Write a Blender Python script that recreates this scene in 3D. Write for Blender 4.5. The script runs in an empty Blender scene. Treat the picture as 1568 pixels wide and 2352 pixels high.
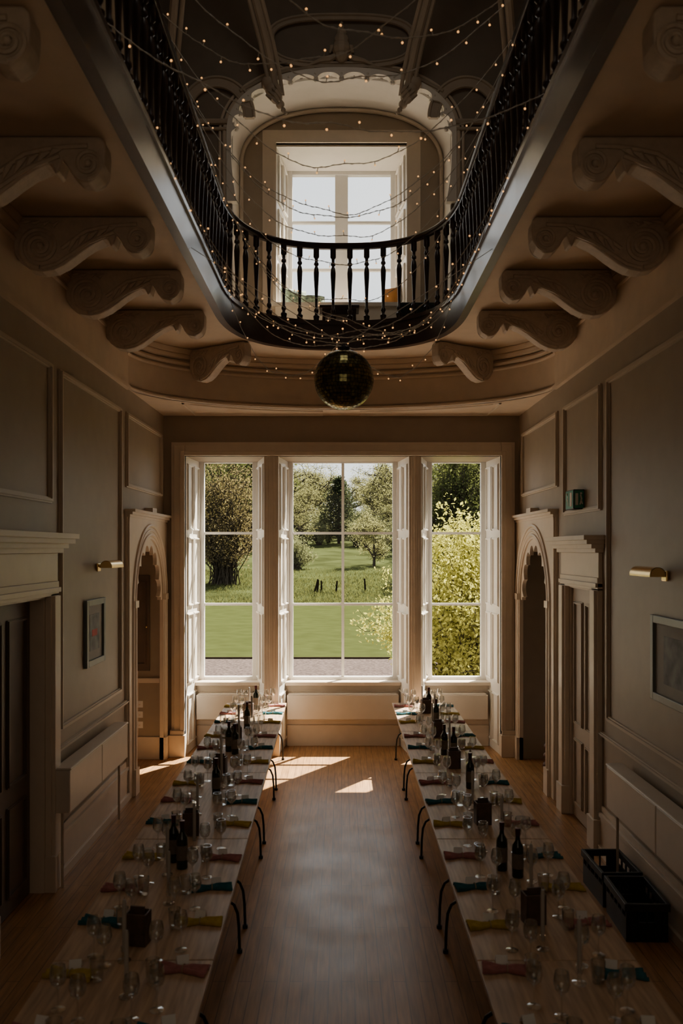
import bpy, math, random, bmesh
from mathutils import Vector, Matrix
random.seed(7)
S=bpy.context.scene
COL=S.collection
pi=math.pi
H=2.85
# ------------------------------------------------------------------ materials
def mat(name,c,rough=.6,metal=0.,var=.12,scale=6.,bump=0.,bscale=40.,spec=.5,emit=None,es=0.,coat=0.):
    m=bpy.data.materials.new(name); m.use_nodes=True
    nt=m.node_tree; N=nt.nodes; L=nt.links
    b=N['Principled BSDF']
    b.inputs['Roughness'].default_value=rough; b.inputs['Metallic'].default_value=metal
    b.inputs['Specular IOR Level'].default_value=spec; b.inputs['Coat Weight'].default_value=coat; b.inputs['Coat Roughness'].default_value=.25
    tc=N.new('ShaderNodeTexCoord'); no=N.new('ShaderNodeTexNoise'); no.inputs['Scale'].default_value=scale
    no.inputs['Detail'].default_value=4
    L.new(tc.outputs['Object'],no.inputs['Vector'])
    r=N.new('ShaderNodeValToRGB')
    r.color_ramp.elements[0].position=.3; r.color_ramp.elements[1].position=.7
    r.color_ramp.elements[0].color=tuple(x*(1-var) for x in c)+(1,)
    r.color_ramp.elements[1].color=tuple(min(1,x*(1+var)) for x in c)+(1,)
    L.new(no.outputs['Fac'],r.inputs['Fac']); L.new(r.outputs['Color'],b.inputs['Base Color'])
    if bump>0:
        n2=N.new('ShaderNodeTexNoise'); n2.inputs['Scale'].default_value=bscale; n2.inputs['Detail'].default_value=5
        L.new(tc.outputs['Object'],n2.inputs['Vector'])
        bp=N.new('ShaderNodeBump'); bp.inputs['Strength'].default_value=bump; bp.inputs['Distance'].default_value=.01
        L.new(n2.outputs['Fac'],bp.inputs['Height']); L.new(bp.outputs['Normal'],b.inputs['Normal'])
    if emit:
        b.inputs['Emission Color'].default_value=tuple(emit)+(1,); b.inputs['Emission Strength'].default_value=es
    return m
M={}
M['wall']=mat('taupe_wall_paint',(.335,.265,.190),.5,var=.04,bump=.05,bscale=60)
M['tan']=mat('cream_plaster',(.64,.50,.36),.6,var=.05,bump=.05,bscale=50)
M['soffit']=mat('warm_plaster',(.62,.485,.345),.6,var=.05)
M['carve']=mat('carved_plaster',(.52,.42,.32),.6,var=.1,scale=20,bump=.3,bscale=45)
M['white']=mat('white_gloss_paint',(.82,.77,.69),.35,var=.03)
M['cream']=mat('cream_woodwork',(.68,.57,.45),.4,var=.04)
M['rad']=mat('white_radiator_enamel',(.66,.57,.47),.4,var=.03)
M['dark']=mat('dark_mahogany',(.030,.015,.011),.28,var=.3,scale=14)
M['fascia']=mat('polished_mahogany_fascia',(.050,.032,.027),.30,var=.2,scale=8,coat=.5)
M['door']=mat('brown_door_paint',(.13,.088,.062),.45,var=.1)
M['paledoor']=mat('pale_door_paint',(.42,.335,.25),.45,var=.05)
M['trimw']=mat('taupe_moulding_paint',(.52,.425,.32),.45,var=.04)
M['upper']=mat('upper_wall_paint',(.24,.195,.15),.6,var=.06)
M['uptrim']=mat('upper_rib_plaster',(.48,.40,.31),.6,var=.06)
M['brass']=mat('brass',(.82,.60,.26),.24,1.,var=.08)
M['black']=mat('black_steel',(.02,.02,.022),.35,.6,var=.1)
M['plastic']=mat('black_plastic',(.012,.012,.013),.5,var=.15)
M['teal']=mat('teal_linen',(.030,.12,.145),.9,var=.2,scale=30,bump=.5,bscale=300,spec=.1)
M['mustard']=mat('mustard_linen',(.46,.33,.06),.9,var=.2,scale=30,bump=.5,bscale=300,spec=.1)
M['pink']=mat('dusty_pink_linen',(.36,.15,.14),.9,var=.2,scale=30,bump=.5,bscale=300,spec=.1)
M['twine']=mat('jute_twine',(.35,.27,.17),.9)
M['card']=mat('white_card',(.75,.72,.68),.8,var=.02)
M['bottle']=mat('dark_wine_glass',(.012,.016,.008),.08,var=.2)
M['label']=mat('cream_bottle_label',(.16,.125,.09),.7,var=.15,scale=40)
M['foil']=mat('dark_bottle_foil',(.08,.015,.015),.35,.5)
M['box']=mat('dark_wood_box',(.085,.05,.034),.55,var=.3,scale=20)
M['candle']=mat('grey_wax',(.42,.38,.33),.5,var=.03)
M['wire']=mat('pale_cable',(.55,.50,.42),.5,var=.1)
M['bulb']=mat('warm_bulb',(.9,.5,.15),.4,emit=(1.,.46,.14),es=1.5)
M['frame']=mat('grey_green_frame',(.14,.16,.15),.4)
M['mat']=mat('picture_mount',(.40,.39,.36),.8,var=.04)
M['art']=mat('picture_print',(.22,.24,.24),.7,var=.5,scale=9)
M['red']=mat('red_print',(.5,.05,.04),.7)
M['green']=mat('exit_green',(.03,.26,.16),.5)
M['orange']=mat('burnt_orange_velvet',(.36,.15,.03),.9,var=.2)
M['leafcush']=mat('leaf_pattern_fabric',(.20,.26,.18),.9,var=.95,scale=14)
M['dgreen']=mat('dark_green_velvet',(.010,.018,.016),.9,var=.2)
M['rug']=mat('pale_kilim_fabric',(.62,.52,.44),.9,var=.3,scale=12)
M['mirrorball']=mat('mirror_ball_tiles',(.20,.18,.07),.16,.9,var=.7,scale=30)
M['redwood']=mat('red_mahogany_frame',(.10,.028,.018),.4,var=.3,scale=20)
M['sash']=mat('white_sash_paint',(.76,.74,.70),.4,var=.03)
M['gravel']=mat('gravel',(.070,.053,.047),.95,var=.5,scale=14,bump=1,bscale=30,spec=0)
M['lawn']=mat('mown_lawn',(.0315,.0375,.0115),.95,var=.14,scale=1.6,bump=.4,bscale=30,spec=0)
M['meadow']=mat('meadow_turf',(.032,.038,.013),.95,var=.5,scale=.35,bump=1,bscale=3,spec=0)
M['bark']=mat('tree_bark',(.034,.028,.021),.95,var=.3,spec=0)
M['post']=mat('weathered_post',(.012,.009,.006),.95,spec=0)
def leafmat(name,c,var=.35,sc=1.4):
    m=mat(name,c,.7,var=var,scale=sc,spec=.0)
    nt=m.node_tree;N=nt.nodes;L=nt.links
    b=N['Principled BSDF']; tr=N.new('ShaderNodeBsdfTranslucent'); mx=N.new('ShaderNodeMixShader'); mx.inputs[0].default_value=.45
    tr.inputs['Color'].default_value=(c[0]*1.4,c[1]*1.4,c[2]*.9,1)
    out=N['Material Output']
    L.new(b.outputs[0],mx.inputs[1]);L.new(tr.outputs[0],mx.inputs[2]);L.new(mx.outputs[0],out.inputs['Surface'])
    return m
M['blade']=leafmat('meadow_grass_blades',(.062,.066,.028),.4,1.)
M['lf_olive']=leafmat('olive_leaves',(.135,.105,.055))
M['lf_dark']=leafmat('dark_green_leaves',(.055,.062,.025))
M['lf_pale']=leafmat('pale_spring_leaves',(.175,.168,.085))
M['lf_con']=leafmat('conifer_needles',(.024,.030,.019))
M['lf_yel']=leafmat('yellow_green_leaves',(.34,.325,.085),.25)
M['lf_white']=leafmat('white_blossom_leaves',(.15,.155,.088))
# glass
def glassmat(name,tint=(.93,.95,.94),k=1.0,base=.04):
    m=bpy.data.materials.new(name);m.use_nodes=True;nt=m.node_tree;N=nt.nodes;L=nt.links
    N.remove(N['Principled BSDF']);out=N['Material Output']
    t=N.new('ShaderNodeBsdfTransparent');t.inputs[0].default_value=tint+(1,)
    g=N.new('ShaderNodeBsdfGlossy');g.inputs['Roughness'].default_value=.05
    lw=N.new('ShaderNodeLayerWeight');lw.inputs[0].default_value=.35
    ma=N.new('ShaderNodeMath');ma.operation='MULTIPLY_ADD';ma.inputs[1].default_value=k;ma.inputs[2].default_value=base
    mx=N.new('ShaderNodeMixShader')
    L.new(lw.outputs['Facing'],ma.inputs[0]);L.new(ma.outputs[0],mx.inputs[0])
    L.new(t.outputs[0],mx.inputs[1]);L.new(g.outputs[0],mx.inputs[2]);L.new(mx.outputs[0],out.inputs['Surface'])
    return m
M['glass']=glassmat('clear_table_glass',(.97,.98,.97),.9,.12)
M['pane']=glassmat('window_pane_glass',(.98,.985,.98),.04,.01)
# wood planks
def planks(name,c1,c2,bw,bh,rough,gap,rotz=True,mort=.004):
    m=bpy.data.materials.new(name);m.use_nodes=True;nt=m.node_tree;N=nt.nodes;L=nt.links
    b=N['Principled BSDF'];tc=N.new('ShaderNodeTexCoord');mp=N.new('ShaderNodeMapping')
    if rotz: mp.inputs['Rotation'].default_value=(0,0,pi/2)
    L.new(tc.outputs['Object'],mp.inputs['Vector'])
    br=N.new('ShaderNodeTexBrick');br.inputs['Color1'].default_value=c1+(1,);br.inputs['Color2'].default_value=c2+(1,)
    br.inputs['Mortar'].default_value=gap+(1,);br.inputs['Scale'].default_value=1;br.inputs['Mortar Size'].default_value=mort
    br.inputs['Brick Width'].default_value=bw;br.inputs['Row Height'].default_value=bh
    L.new(mp.outputs[0],br.inputs['Vector'])
    no=N.new('ShaderNodeTexNoise');no.inputs['Scale'].default_value=3
    mp2=N.new('ShaderNodeMapping');mp2.inputs['Scale'].default_value=(14,1,1)
    L.new(tc.outputs['Object'],mp2.inputs['Vector']);L.new(mp2.outputs[0],no.inputs['Vector']);no.inputs['Detail'].default_value=6
    mx=N.new('ShaderNodeMix');mx.data_type='RGBA';mx.blend_type='MULTIPLY';mx.inputs[0].default_value=.7
    rp=N.new('ShaderNodeValToRGB');rp.color_ramp.elements[0].color=(.45,.41,.36,1);rp.color_ramp.elements[1].color=(1.25,1.2,1.15,1)
    rp.color_ramp.elements[0].position=.3;rp.color_ramp.elements[1].position=.75
    L.new(no.outputs['Fac'],rp.inputs['Fac']);L.new(br.outputs['Color'],mx.inputs[6]);L.new(rp.outputs['Color'],mx.inputs[7])
    L.new(mx.outputs[2],b.inputs['Base Color'])
    n3=N.new('ShaderNodeTexNoise');n3.inputs['Scale'].default_value=2.5;n3.inputs['Detail'].default_value=8;L.new(tc.outputs['Object'],n3.inputs['Vector'])
    mr=N.new('ShaderNodeMapRange');mr.inputs[3].default_value=rough-.12;mr.inputs[4].default_value=rough+.16
    L.new(n3.outputs['Fac'],mr.inputs[0]);L.new(mr.outputs[0],b.inputs['Roughness'])
    return m
M['floor']=planks('oak_strip_floor',(.44,.235,.088),(.36,.185,.066),1.6,.085,.36,(.16,.08,.03),mort=.003)
M['table']=planks('pale_plywood_top',(.50,.335,.20),(.46,.305,.185),3.,1.,.45,(.46,.305,.185),mort=0.)
# ------------------------------------------------------------------ geometry builder
class G:
    def __init__(s): s.v=[];s.f=[]
    def quad_solid(s,P):
        n=len(s.v);s.v+= [tuple(p) for p in P]
        for f in ((0,3,2,1),(4,5,6,7),(0,1,5,4),(1,2,6,5),(2,3,7,6),(3,0,4,7)): s.f.append(tuple(n+i for i in f))
        return s
    def box(s,x0,x1,y0,y1,z0,z1):
        return s.quad_solid([(x0,y0,z0),(x1,y0,z0),(x1,y1,z0),(x0,y1,z0),(x0,y0,z1),(x1,y0,z1),(x1,y1,z1),(x0,y1,z1)])
    def obox(s,p,U,V,W):
        p,U,V,W=map(Vector,(p,U,V,W))
        return s.quad_solid([p,p+U,p+U+V,p+V,p+W,p+U+W,p+U+V+W,p+V+W])
    def tube(s,pts,r,n=8,closed=False,flat=1.):
        pts=[Vector(p) for p in pts];m=len(pts)
        rr=r if isinstance(r,(list,tuple)) else [r]*m
        base=len(s.v);prev=None
        for i,p in enumerate(pts):
            a=pts[(i-1)%m] if (i>0 or closed) else p
            b=pts[(i+1)%m] if (i<m-1 or closed) else p
            t=(b-a);t=t.normalized() if t.length>1e-9 else Vector((0,0,1))
            if prev is None:
                u=t.cross(Vector((0,0,1)))
                if u.length<.05:u=t.cross(Vector((0,1,0)))
            else: u=prev-t*prev.dot(t)
            u.normalize();prev=u;w=t.cross(u)
            for k in range(n):
                an=2*pi*k/n;s.v.append(tuple(p+u*math.cos(an)*rr[i]+w*math.sin(an)*rr[i]*flat))
        for i in range(m if closed else m-1):
            j=(i+1)%m
            for k in range(n):
                l=(k+1)%n;s.f.append((base+i*n+k,base+i*n+l,base+j*n+l,base+j*n+k))
        if not closed:
            s.f.append(tuple(base+k for k in range(n))[::-1]);s.f.append(tuple(base+(m-1)*n+k for k in range(n)))
        return s
    def prism(s,poly,o,U,V,W):
        o,U,V,W=map(Vector,(o,U,V,W));n=len(poly);b=len(s.v)
        for (a,c) in poly:s.v.append(tuple(o+U*a+V*c))
        for (a,c) in poly:s.v.append(tuple(o+U*a+V*c+W))
        s.f.append(tuple(range(b,b+n)));s.f.append(tuple(range(b+2*n-1,b+n-1,-1)))
        for i in range(n):
            j=(i+1)%n;s.f.append((b+j,b+i,b+n+i,b+n+j))
        return s
    def strip(s,A,B,W):
        W=Vector(W);n=len(A);b=len(s.v)
        for p in A:s.v.append(tuple(Vector(p)))
        for p in B:s.v.append(tuple(Vector(p)))
        for p in A:s.v.append(tuple(Vector(p)+W))
        for p in B:s.v.append(tuple(Vector(p)+W))
        for i in range(n-1):
            s.f.append((b+i,b+i+1,b+n+i+1,b+n+i))
            s.f.append((b+2*n+i,b+3*n+i,b+3*n+i+1,b+2*n+i+1))
            s.f.append((b+i,b+2*n+i,b+2*n+i+1,b+i+1))
            s.f.append((b+n+i,b+n+i+1,b+3*n+i+1,b+3*n+i))
        s.f.append((b,b+n,b+3*n,b+2*n));s.f.append((b+n-1,b+3*n-1,b+4*n-1,b+2*n-1))
        return s
    def lathe(s,prof,n=16,o=(0,0,0),sx=1,sy=1):
        b=len(s.v);m=len(prof)
        for (r,z) in prof:
            for k in range(n):
                a=2*pi*k/n;s.v.append((o[0]+r*math.cos(a)*sx,o[1]+r*math.sin(a)*sy,o[2]+z))
        for i in range(m-1):
            for k in range(n):
                l=(k+1)%n;s.f.append((b+i*n+k,b+i*n+l,b+(i+1)*n+l,b+(i+1)*n+k))
        if prof[0][0]>1e-4:s.f.append(tuple(b+k for k in range(n))[::-1])
        if prof[-1][0]>1e-4:s.f.append(tuple(b+(m-1)*n+k for k in range(n)))
        return s
    def ball(s,c,r,n=10):
        return s.lathe([(max(1e-5,r*math.sin(pi*i/n)),-r*math.cos(pi*i/n)) for i in range(n+1)],n,c)
    def panel(s,A,B,z0,z1,nrm,w=.035,t=.018):
        A=Vector((A[0],A[1],0));B=Vector((B[0],B[1],0));d=(B-A);L=d.length;d.normalize();n=Vector((nrm[0],nrm[1],0)).normalized()
        for (i,ww,tt) in ((0,w,t),(w*.28,w*.44,t*1.9)):
            a=A+d*i;l=L-2*i;zz0=z0+i;zz1=z1-i
            s.obox(a+Vector((0,0,zz0)),d*ww,n*tt,(0,0,zz1-zz0));s.obox(a+d*(l-ww)+Vector((0,0,zz0)),d*ww,n*tt,(0,0,zz1-zz0))
            s.obox(a+d*ww+Vector((0,0,zz0)),d*(l-2*ww),n*tt,(0,0,ww));s.obox(a+d*ww+Vector((0,0,zz1-ww)),d*(l-2*ww),n*tt,(0,0,ww))
        return s
    def build(s,name,m,parent=None,smooth=False,bevel=0,norm=True):
        me=bpy.data.meshes.new(name);me.from_pydata(s.v,[],s.f);me.materials.append(m)
        if norm:
            bm=bmesh.new();bm.from_mesh(me);bmesh.ops.recalc_face_normals(bm,faces=bm.faces);bm.to_mesh(me);bm.free()
        if smooth:
            for p in me.polygons:p.use_smooth=True
            try: me.set_sharp_from_angle(angle=math.radians(42))
            except Exception: pass
        o=bpy.data.objects.new(name,me);COL.objects.link(o)
        if parent:o.parent=parent
        if bevel:
            b=o.modifiers.new('bevel','BEVEL');b.width=bevel;b.segments=2;b.limit_method='ANGLE'
        return o
def meta(o,label,cat,kind=None,group=None):
    o['label']=label;o['category']=cat
    if kind:o['kind']=kind
    if group:o['group']=group
    return o
def st(o,label,cat): return meta(o,label,cat,'structure')
def empty(name,loc=(0,0,0)):
    e=bpy.data.objects.new(name,None);e.empty_display_size=.1;e.location=loc;COL.objects.link(e);return e
def dup(src,loc,rot=0.,scale=None):
    n=src.copy();COL.objects.link(n);n.location=loc;n.rotation_euler=(0,0,rot)
    if scale:n.scale=(scale,)*3 if not isinstance(scale,tuple) else scale
    for c in src.children:
        k=c.copy();COL.objects.link(k);k.parent=n
        for d in c.children:
            q=d.copy();COL.objects.link(q);q.parent=k
    return n
TN=[0]
def trim(g,m,label,smooth=False,bevel=0):
    TN[0]+=1
    return st(g.build('trim_%d'%TN[0],m,smooth=smooth,bevel=bevel),label,'trim')
XW=2.46;YF=11.75;ZC=4.70;ZS=5.34;ZG=5.62
# ------------------------------------------------------------------ shell
st(G().box(-3.6,3.6,-1.6,12.7,-.1,0).build('floor',M['floor']),'warm oak strip floor with a soft sheen','floor')
g=G()
g.box(-XW-.3,-XW,-1.5,5.9,0,11).box(-XW-.3,-XW,5.9,7.05,2.46,11).box(-XW-.3,-XW,7.05,9.95,0,11).box(-XW-.3,-XW,9.95,11.55,3.0,11).box(-XW-.3,-XW,11.55,11.8,0,11)
g.box(-XW-.3,-XW-.22,5.9,7.05,0,2.46)
st(g.build('wall_left',M['wall']),'taupe painted side wall with door and arch openings','wall')
g=G()
g.box(XW,XW+.3,-1.5,8.2,0,11).box(XW,XW+.3,8.2,9.19,2.46,11).box(XW,XW+.3,9.19,9.95,0,11).box(XW,XW+.3,9.95,11.55,3.0,11).box(XW,XW+.3,11.55,11.8,0,11)
g.box(XW+.22,XW+.3,8.2,9.19,0,2.46)
st(g.build('wall_right',M['wall']),'taupe painted side wall with door and arch openings','wall')
st(G().box(-2.8,2.8,-1.6,-1.5,0,11).build('wall_near',M['wall']),'plain taupe end wall','wall')
g=G()
g.box(-3.5,-2.157,YF,12.7,0,6.15).box(2.20,3.5,YF,12.7,0,6.15).box(-2.157,2.20,YF,12.7,4.14,6.15)
g.box(-3.5,-.9,YF,12.7,6.15,11).box(.9,3.5,YF,12.7,6.15,11).box(-.9,.9,YF,12.7,8.45,11)
st(g.build('wall_far',M['wall']),'taupe window wall with a triple opening below and single opening above','wall')
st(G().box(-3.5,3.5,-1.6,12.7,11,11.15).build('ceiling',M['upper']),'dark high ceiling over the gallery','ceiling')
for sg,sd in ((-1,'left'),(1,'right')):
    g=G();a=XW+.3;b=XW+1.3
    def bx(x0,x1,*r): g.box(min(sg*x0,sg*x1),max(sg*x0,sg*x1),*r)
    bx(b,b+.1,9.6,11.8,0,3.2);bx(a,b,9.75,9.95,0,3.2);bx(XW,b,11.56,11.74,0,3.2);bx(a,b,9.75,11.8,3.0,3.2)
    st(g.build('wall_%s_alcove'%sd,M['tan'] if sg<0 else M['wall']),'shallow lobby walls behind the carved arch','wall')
e=empty('door_3',(-2.735,11.555,0));st(e,'brown panelled cupboard door in the arched lobby','door')
g=G().box(-.17,.13,-.03,0,1.20,2.50);d=g.build('door_leaf',M['door'],e,bevel=.004)
G().panel((-.13,-.03),(.09,-.03),1.28,2.42,(0,-1),.03,.012).build('door_panel',M['door'],e)
G().ball((.09,-.045,1.8),.016).build('door_knob',M['brass'],e,smooth=True)
trim(G().box(-3.7,-2.47,11.51,11.56,1.04,1.10).box(-3.7,-2.47,11.53,11.56,0,.3),M['cream'],'cream dado rail in the arched lobby')
for z in (.42,.56,.70):
    e=meta(G().box(-2.84,-2.70,11.543,11.56,z,z+.09).build('wall_socket',M['card'],bevel=.003),'white double wall socket in the arched lobby','socket',group='stacked wall sockets')
    for x in (-2.80,-2.745): G().box(x-.012,x+.012,11.538,11.545,z+.03,z+.05).build('socket_switch',M['rad'],e)
# ------------------------------------------------------------------ gallery
def well(d=0.,ys=-1.45,n=64):
    a=1.27+d;b=1.65+d;N_=2.6;P=[(-a,y) for y in [ys+(8.8-ys)*i/20 for i in range(20)]]
    for i in range(n+1):
        th=pi*i/n
        c=math.cos(th);s_=math.sin(th);r=(abs(c)**N_+abs(s_)**N_)**(-1/N_)
        P.append((-a*r*c,8.8+b*r*s_))
    P+=[(a,y) for y in [8.8-(8.8-ys)*(i+1)/20 for i in range(20)]]
    return P
def outer(p):
    x,y=p
    if y<=8.8: return (math.copysign(XW+.02,x),y)
    dx,dy=x,y-8.8
    k=1e9
    if abs(dx)>1e-6:k=min(k,(XW+.02)/abs(dx))
    if dy>1e-6:k=min(k,(11.78-8.8)/dy)
    return (dx*k,8.8+dy*k)
W0=well(.05)
A=[(x,y,ZS) for x,y in W0];B=[outer(p)+(ZS,) for p in W0]
st(G().strip(A,B,(0,0,ZG-ZS)).build('ceiling_gallery_soffit',M['soffit']),'warm plaster soffit under the oval gallery','ceiling')
def yc(x): return 9.69+1.51*math.sqrt(max(0,1-(x/XW)**2))
xs=[-XW*math.cos(pi*i/60) for i in range(61)]
st(G().strip([(x,yc(x),ZC) for x in xs],[(x,YF+.02,ZC) for x in xs],(0,0,.06)).build('ceiling_corner_soffit',M['tan']),'cream ceiling strip with a curved front edge','ceiling')
g=G();
g.strip([(x,yc(x),ZC) for x in xs],[(x*1.0,yc(x)+.05,ZC) for x in xs],(0,0,ZS-ZC))
trim(g,M['tan'],'curved cream plaster frieze above the windows',smooth=True)
g=G()
for z,r,o in ((ZC+.02,.022,.0),(5.10,.02,.0),(5.17,.03,.0),(5.26,.05,0),(5.33,.07,0)):
    g.tube([(x*.995,yc(x)-r*.3,z) for x in xs],r,8)
trim(g,M['tan'],'moulded cornice rings on the curved frieze',smooth=True)
g=G()
for off,r in ((.12,.020),(.17,.012)):
    for sg in (-1,1):
        P=[(sg*x,yc(x)+off+.02,ZC-.002) for x in [0.25+1.75*i/24 for i in range(25)]]
        y1=YF-off
        P=[p for p in P if p[1]<y1-.01]
        P.append((P[-1][0],y1,ZC-.002))
        g.tube(P+[(P[0][0],y1,ZC-.002)],r,6)
trim(g,M['cream'],'raised plaster panel beading on the corner ceiling',smooth=True)
for sg in (-1,1):
    g=G();x0,x1=(-XW,-XW+.02) if sg<0 else (XW-.02,XW)
    g.box(x0,x1,-1.5,9.72,ZC,ZS)
    x0,x1=(-XW,-XW+.05) if sg<0 else (XW-.05,XW)
    g.box(x0,x1,-1.5,9.72,ZC-.02,ZC+.02)
    for z,r in ((5.17,.022),(5.26,.045),(5.33,.065)):
        g.tube([(sg*(XW-.015),-1.4,z),(sg*(XW-.015),9.75,z)],r,8)
    trim(g,M['tan'],'cream plaster frieze along the top of the side wall')
bal=empty('gallery_balustrade',(0,9,ZG));meta(bal,'dark mahogany turned balustrade curving round the gallery well','balustrade')
def loc(P,dz=0):return [(x,y-9,z) for x,y,z in P]
wi=well(0.);wo=well(.055)
g=G().strip(loc([(x,y,ZS-.02) for x,y in wi]),loc([(x,y,ZS-.02) for x,y in wo]),(0,0,.34))
for p in range(len(g.v)): g.v[p]=(g.v[p][0],g.v[p][1],g.v[p][2]-ZG)
wi2=well(-.018);wo2=well(.06)
for z0,h in ((ZS-.03,.035),(ZS+.28,.045)):
    g.strip([(x,y-9,z0-ZG) for x,y in wi2],[(x,y-9,z0-ZG) for x,y in wo2],(0,0,h))
g.build('fascia',M['fascia'],bal,smooth=True)
wr=well(.02)
g=G().tube([(x,y-9,6.60-ZG) for x,y in wr],.042,10,flat=.7)
g.strip([(x,y-9,6.55-ZG) for x,y in well(0.)],[(x,y-9,6.55-ZG) for x,y in well(.045)],(0,0,.03))
g.build('handrail',M['dark'],bal,smooth=True)
bp=[(.034,0),(.034,.05),(.038,.055),(.038,.075),(.021,.09),(.018,.11),(.029,.13),(.029,.15),(.017,.17),(.018,.28),(.024,.42),(.032,.56),(.034,.61),(.027,.66),(.016,.69),(.030,.705),(.030,.725),(.019,.74),(.020,.78),(.036,.80),(.036,.90)]
bm0=None
wm=well(.03,n=160);cum=[0]
for i in range(1,len(wm)):cum.append(cum[-1]+math.dist(wm[i],wm[i-1]))
mid=cum[-1]/2
def at(s_):
    for i in range(1,len(cum)):
        if cum[i]>=s_:
            t=(s_-cum[i-1])/(cum[i]-cum[i-1]);return (wm[i-1][0]+(wm[i][0]-wm[i-1][0])*t,wm[i-1][1]+(wm[i][1]-wm[i-1][1])*t)
k=0
while True:
    done=True
    for sg in (-1,1):
        s_=mid+sg*(.1035+.207*k)
        p=at(s_)
        if p[1]<3.3: continue
        done=False
        if bm0 is None: bm0=G().lathe(bp,12).build('baluster',M['dark'],bal,smooth=True);o=bm0
        else:
            o=bm0.copy();COL.objects.link(o);o.parent=bal
        o.location=(p[0],p[1]-9,.03)
    k+=1
    if done:break
# ------------------------------------------------------------------ scroll brackets
prof=[(0,0),(1.0,0),(1.03,-.03),(1.035,-.09),(1.03,-.17),(1.0,-.235),(.94,-.275),(.875,-.265),(.825,-.215),(.80,-.165),(.775,-.135),(.755,-.205),(.735,-.225),(.71,-.165),(.67,-.17),(.60,-.205),(.53,-.25),(.46,-.305),(.39,-.355),(.31,-.395),(.22,-.41),(.13,-.395),(.06,-.345),(.015,-.28),(0,-.2)]
def spiral(cx,cz,r0,turns,st0,y,dirn=1):
    return [(cx+(r0*(1-.82*t))*math.cos(st0+dirn*turns*2*pi*t),y,cz+(r0*(1-.82*t))*math.sin(st0+dirn*turns*2*pi*t)) for t in [i/48 for i in range(49)]]
def bracket_mesh():
    T=.075
    g=G().prism(prof,(0,-T,0),(1,0,0),(0,0,1),(0,2*T,0))
    e=G()
    for y in (-T-.004,T+.004):
        e.tube(spiral(.205,-.225,.155,2.2,-pi/2,y,-1),.019,6)
        e.tube(spiral(.93,-.165,.09,1.9,-pi/2,y,1),.014,6)
        e.ball((.205,y,-.225),.035,8);e.ball((.93,y,-.165),.024,8)
        e.tube([(.37,y,-.24),(.45,y,-.18),(.55,y,-.11),(.68,y,-.08),(.80,y,-.065),(.93,y,-.06)],.017,6)
        e.tube([(.22,y,-.385),(.33,y,-.355),(.45,y,-.275),(.57,y,-.195),(.68,y,-.15),(.76,y,-.12)],.016,6)
        for i in range(5):
            x=.42+.07*i;e.tube([(x,y,-.26+.035*i),(x+.03,y,-.19+.025*i),(x+.075,y,-.14+.015*i)],[.005,.026,.005],6)
        for i in range(4):
            x=.06+.07*i;e.tube([(x,y,-.05),(x+.04,y,-.04-.01*i),(x+.08,y,-.035)],[.005,.018,.005],6)
    return g,e
g,e_=bracket_mesh()
br0=g.build('scroll_bracket',M['carve'],bevel=.012);cr=e_.build('carved_scroll',M['carve'],br0,smooth=True)
meta(br0,'cream carved plaster scroll bracket under the gallery soffit','bracket',group='gallery scroll brackets')
first=True
for Y in (2.72,3.95,5.18,6.41,7.61,8.88):
    for sg in (-1,1):
        if first: b=br0;first=False
        else: b=dup(br0,(0,0,0))
        b.location=(sg*(XW-.005),Y,ZS-.005);b.rotation_euler=(0,0,0 if sg<0 else pi)
for sg in (-1,1):
    b=dup(br0,(sg*1.86,10.64,ZS-.005));b.scale=(.86,.86,1)
    b.rotation_euler=(0,0,math.atan2(-.48,.73) if sg<0 else pi-math.atan2(-.48,.73))
# ------------------------------------------------------------------ upper arch
def arch(hw,z0,zs,rise,n=48,N_=2.3,y=0):
    P=[(-hw,z0+(zs-z0)*i/6) for i in range(6)]
    for i in range(n+1):
        th=pi*i/n;c=math.cos(th);s_=math.sin(th);r=(abs(c)**N_+abs(s_)**N_)**(-1/N_)
        P.append((-hw*r*c,zs+rise*r*s_))
    P+=[(hw,zs-(zs-z0)*(i+1)/6) for i in range(6)]
    return P
AP=arch(1.41,ZG,8.16,.79)
def orect(p):
    x,z=p
    if z<=8.16:return (math.copysign(XW+.1,x),z)
    dx,dz=x,z-8.16;k=1e9
    if abs(dx)>1e-6:k=min(k,(XW+.1)/abs(dx))
    if dz>1e-6:k=min(k,(11-8.16)/dz)
    return (dx*k,8.16+dz*k)
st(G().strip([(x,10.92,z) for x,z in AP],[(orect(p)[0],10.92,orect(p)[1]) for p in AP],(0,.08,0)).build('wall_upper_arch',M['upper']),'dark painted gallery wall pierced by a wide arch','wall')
AP2=arch(1.47,ZG,8.16,.85)
trim(G().strip([(x,10.95,z) for x,z in AP],[(x,10.95,z) for x,z in AP2],(0,.80,0)),M['white'],'white barrel lining of the upper arch',smooth=True)
n=140;P1=[];P2=[];tips=[];K=14
base=arch(1.41,7.3,8.16,.79,n=n)
L_=len(base)
for i,(x,z) in enumerate(base):
    t=i/(L_-1);s_=abs(math.sin(pi*K*t));d=.0+.07*(1-s_)**1.4
    v=Vector((-x,8.0-z if z>8.0 else 0));v=v.normalized()
    P1.append((x+v.x*d,10.84,z+v.y*d));P2.append((x-v.x*.06,10.84,z-v.y*.06))
for k in range(1,K):
    i=round(k/K*(L_-1));p=P1[i];tips.append(p)
g=G().strip(P1,P2,(0,.10,0))
for p in tips:
    g.ball((p[0],10.88,p[2]),.035,8)
    g.ball((p[0]*1.03,10.85,p[2]+.05),.02,8)
trim(g,M['white'],'white cusped tracery edging the upper arch')
g=G()
for hw,r,d in ((1.50,.03,0),(1.56,.02,0)):
    g.tube([(x,10.9,z) for x,z in arch(hw,ZG,8.16,.79+hw-1.41)],r,8)
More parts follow.
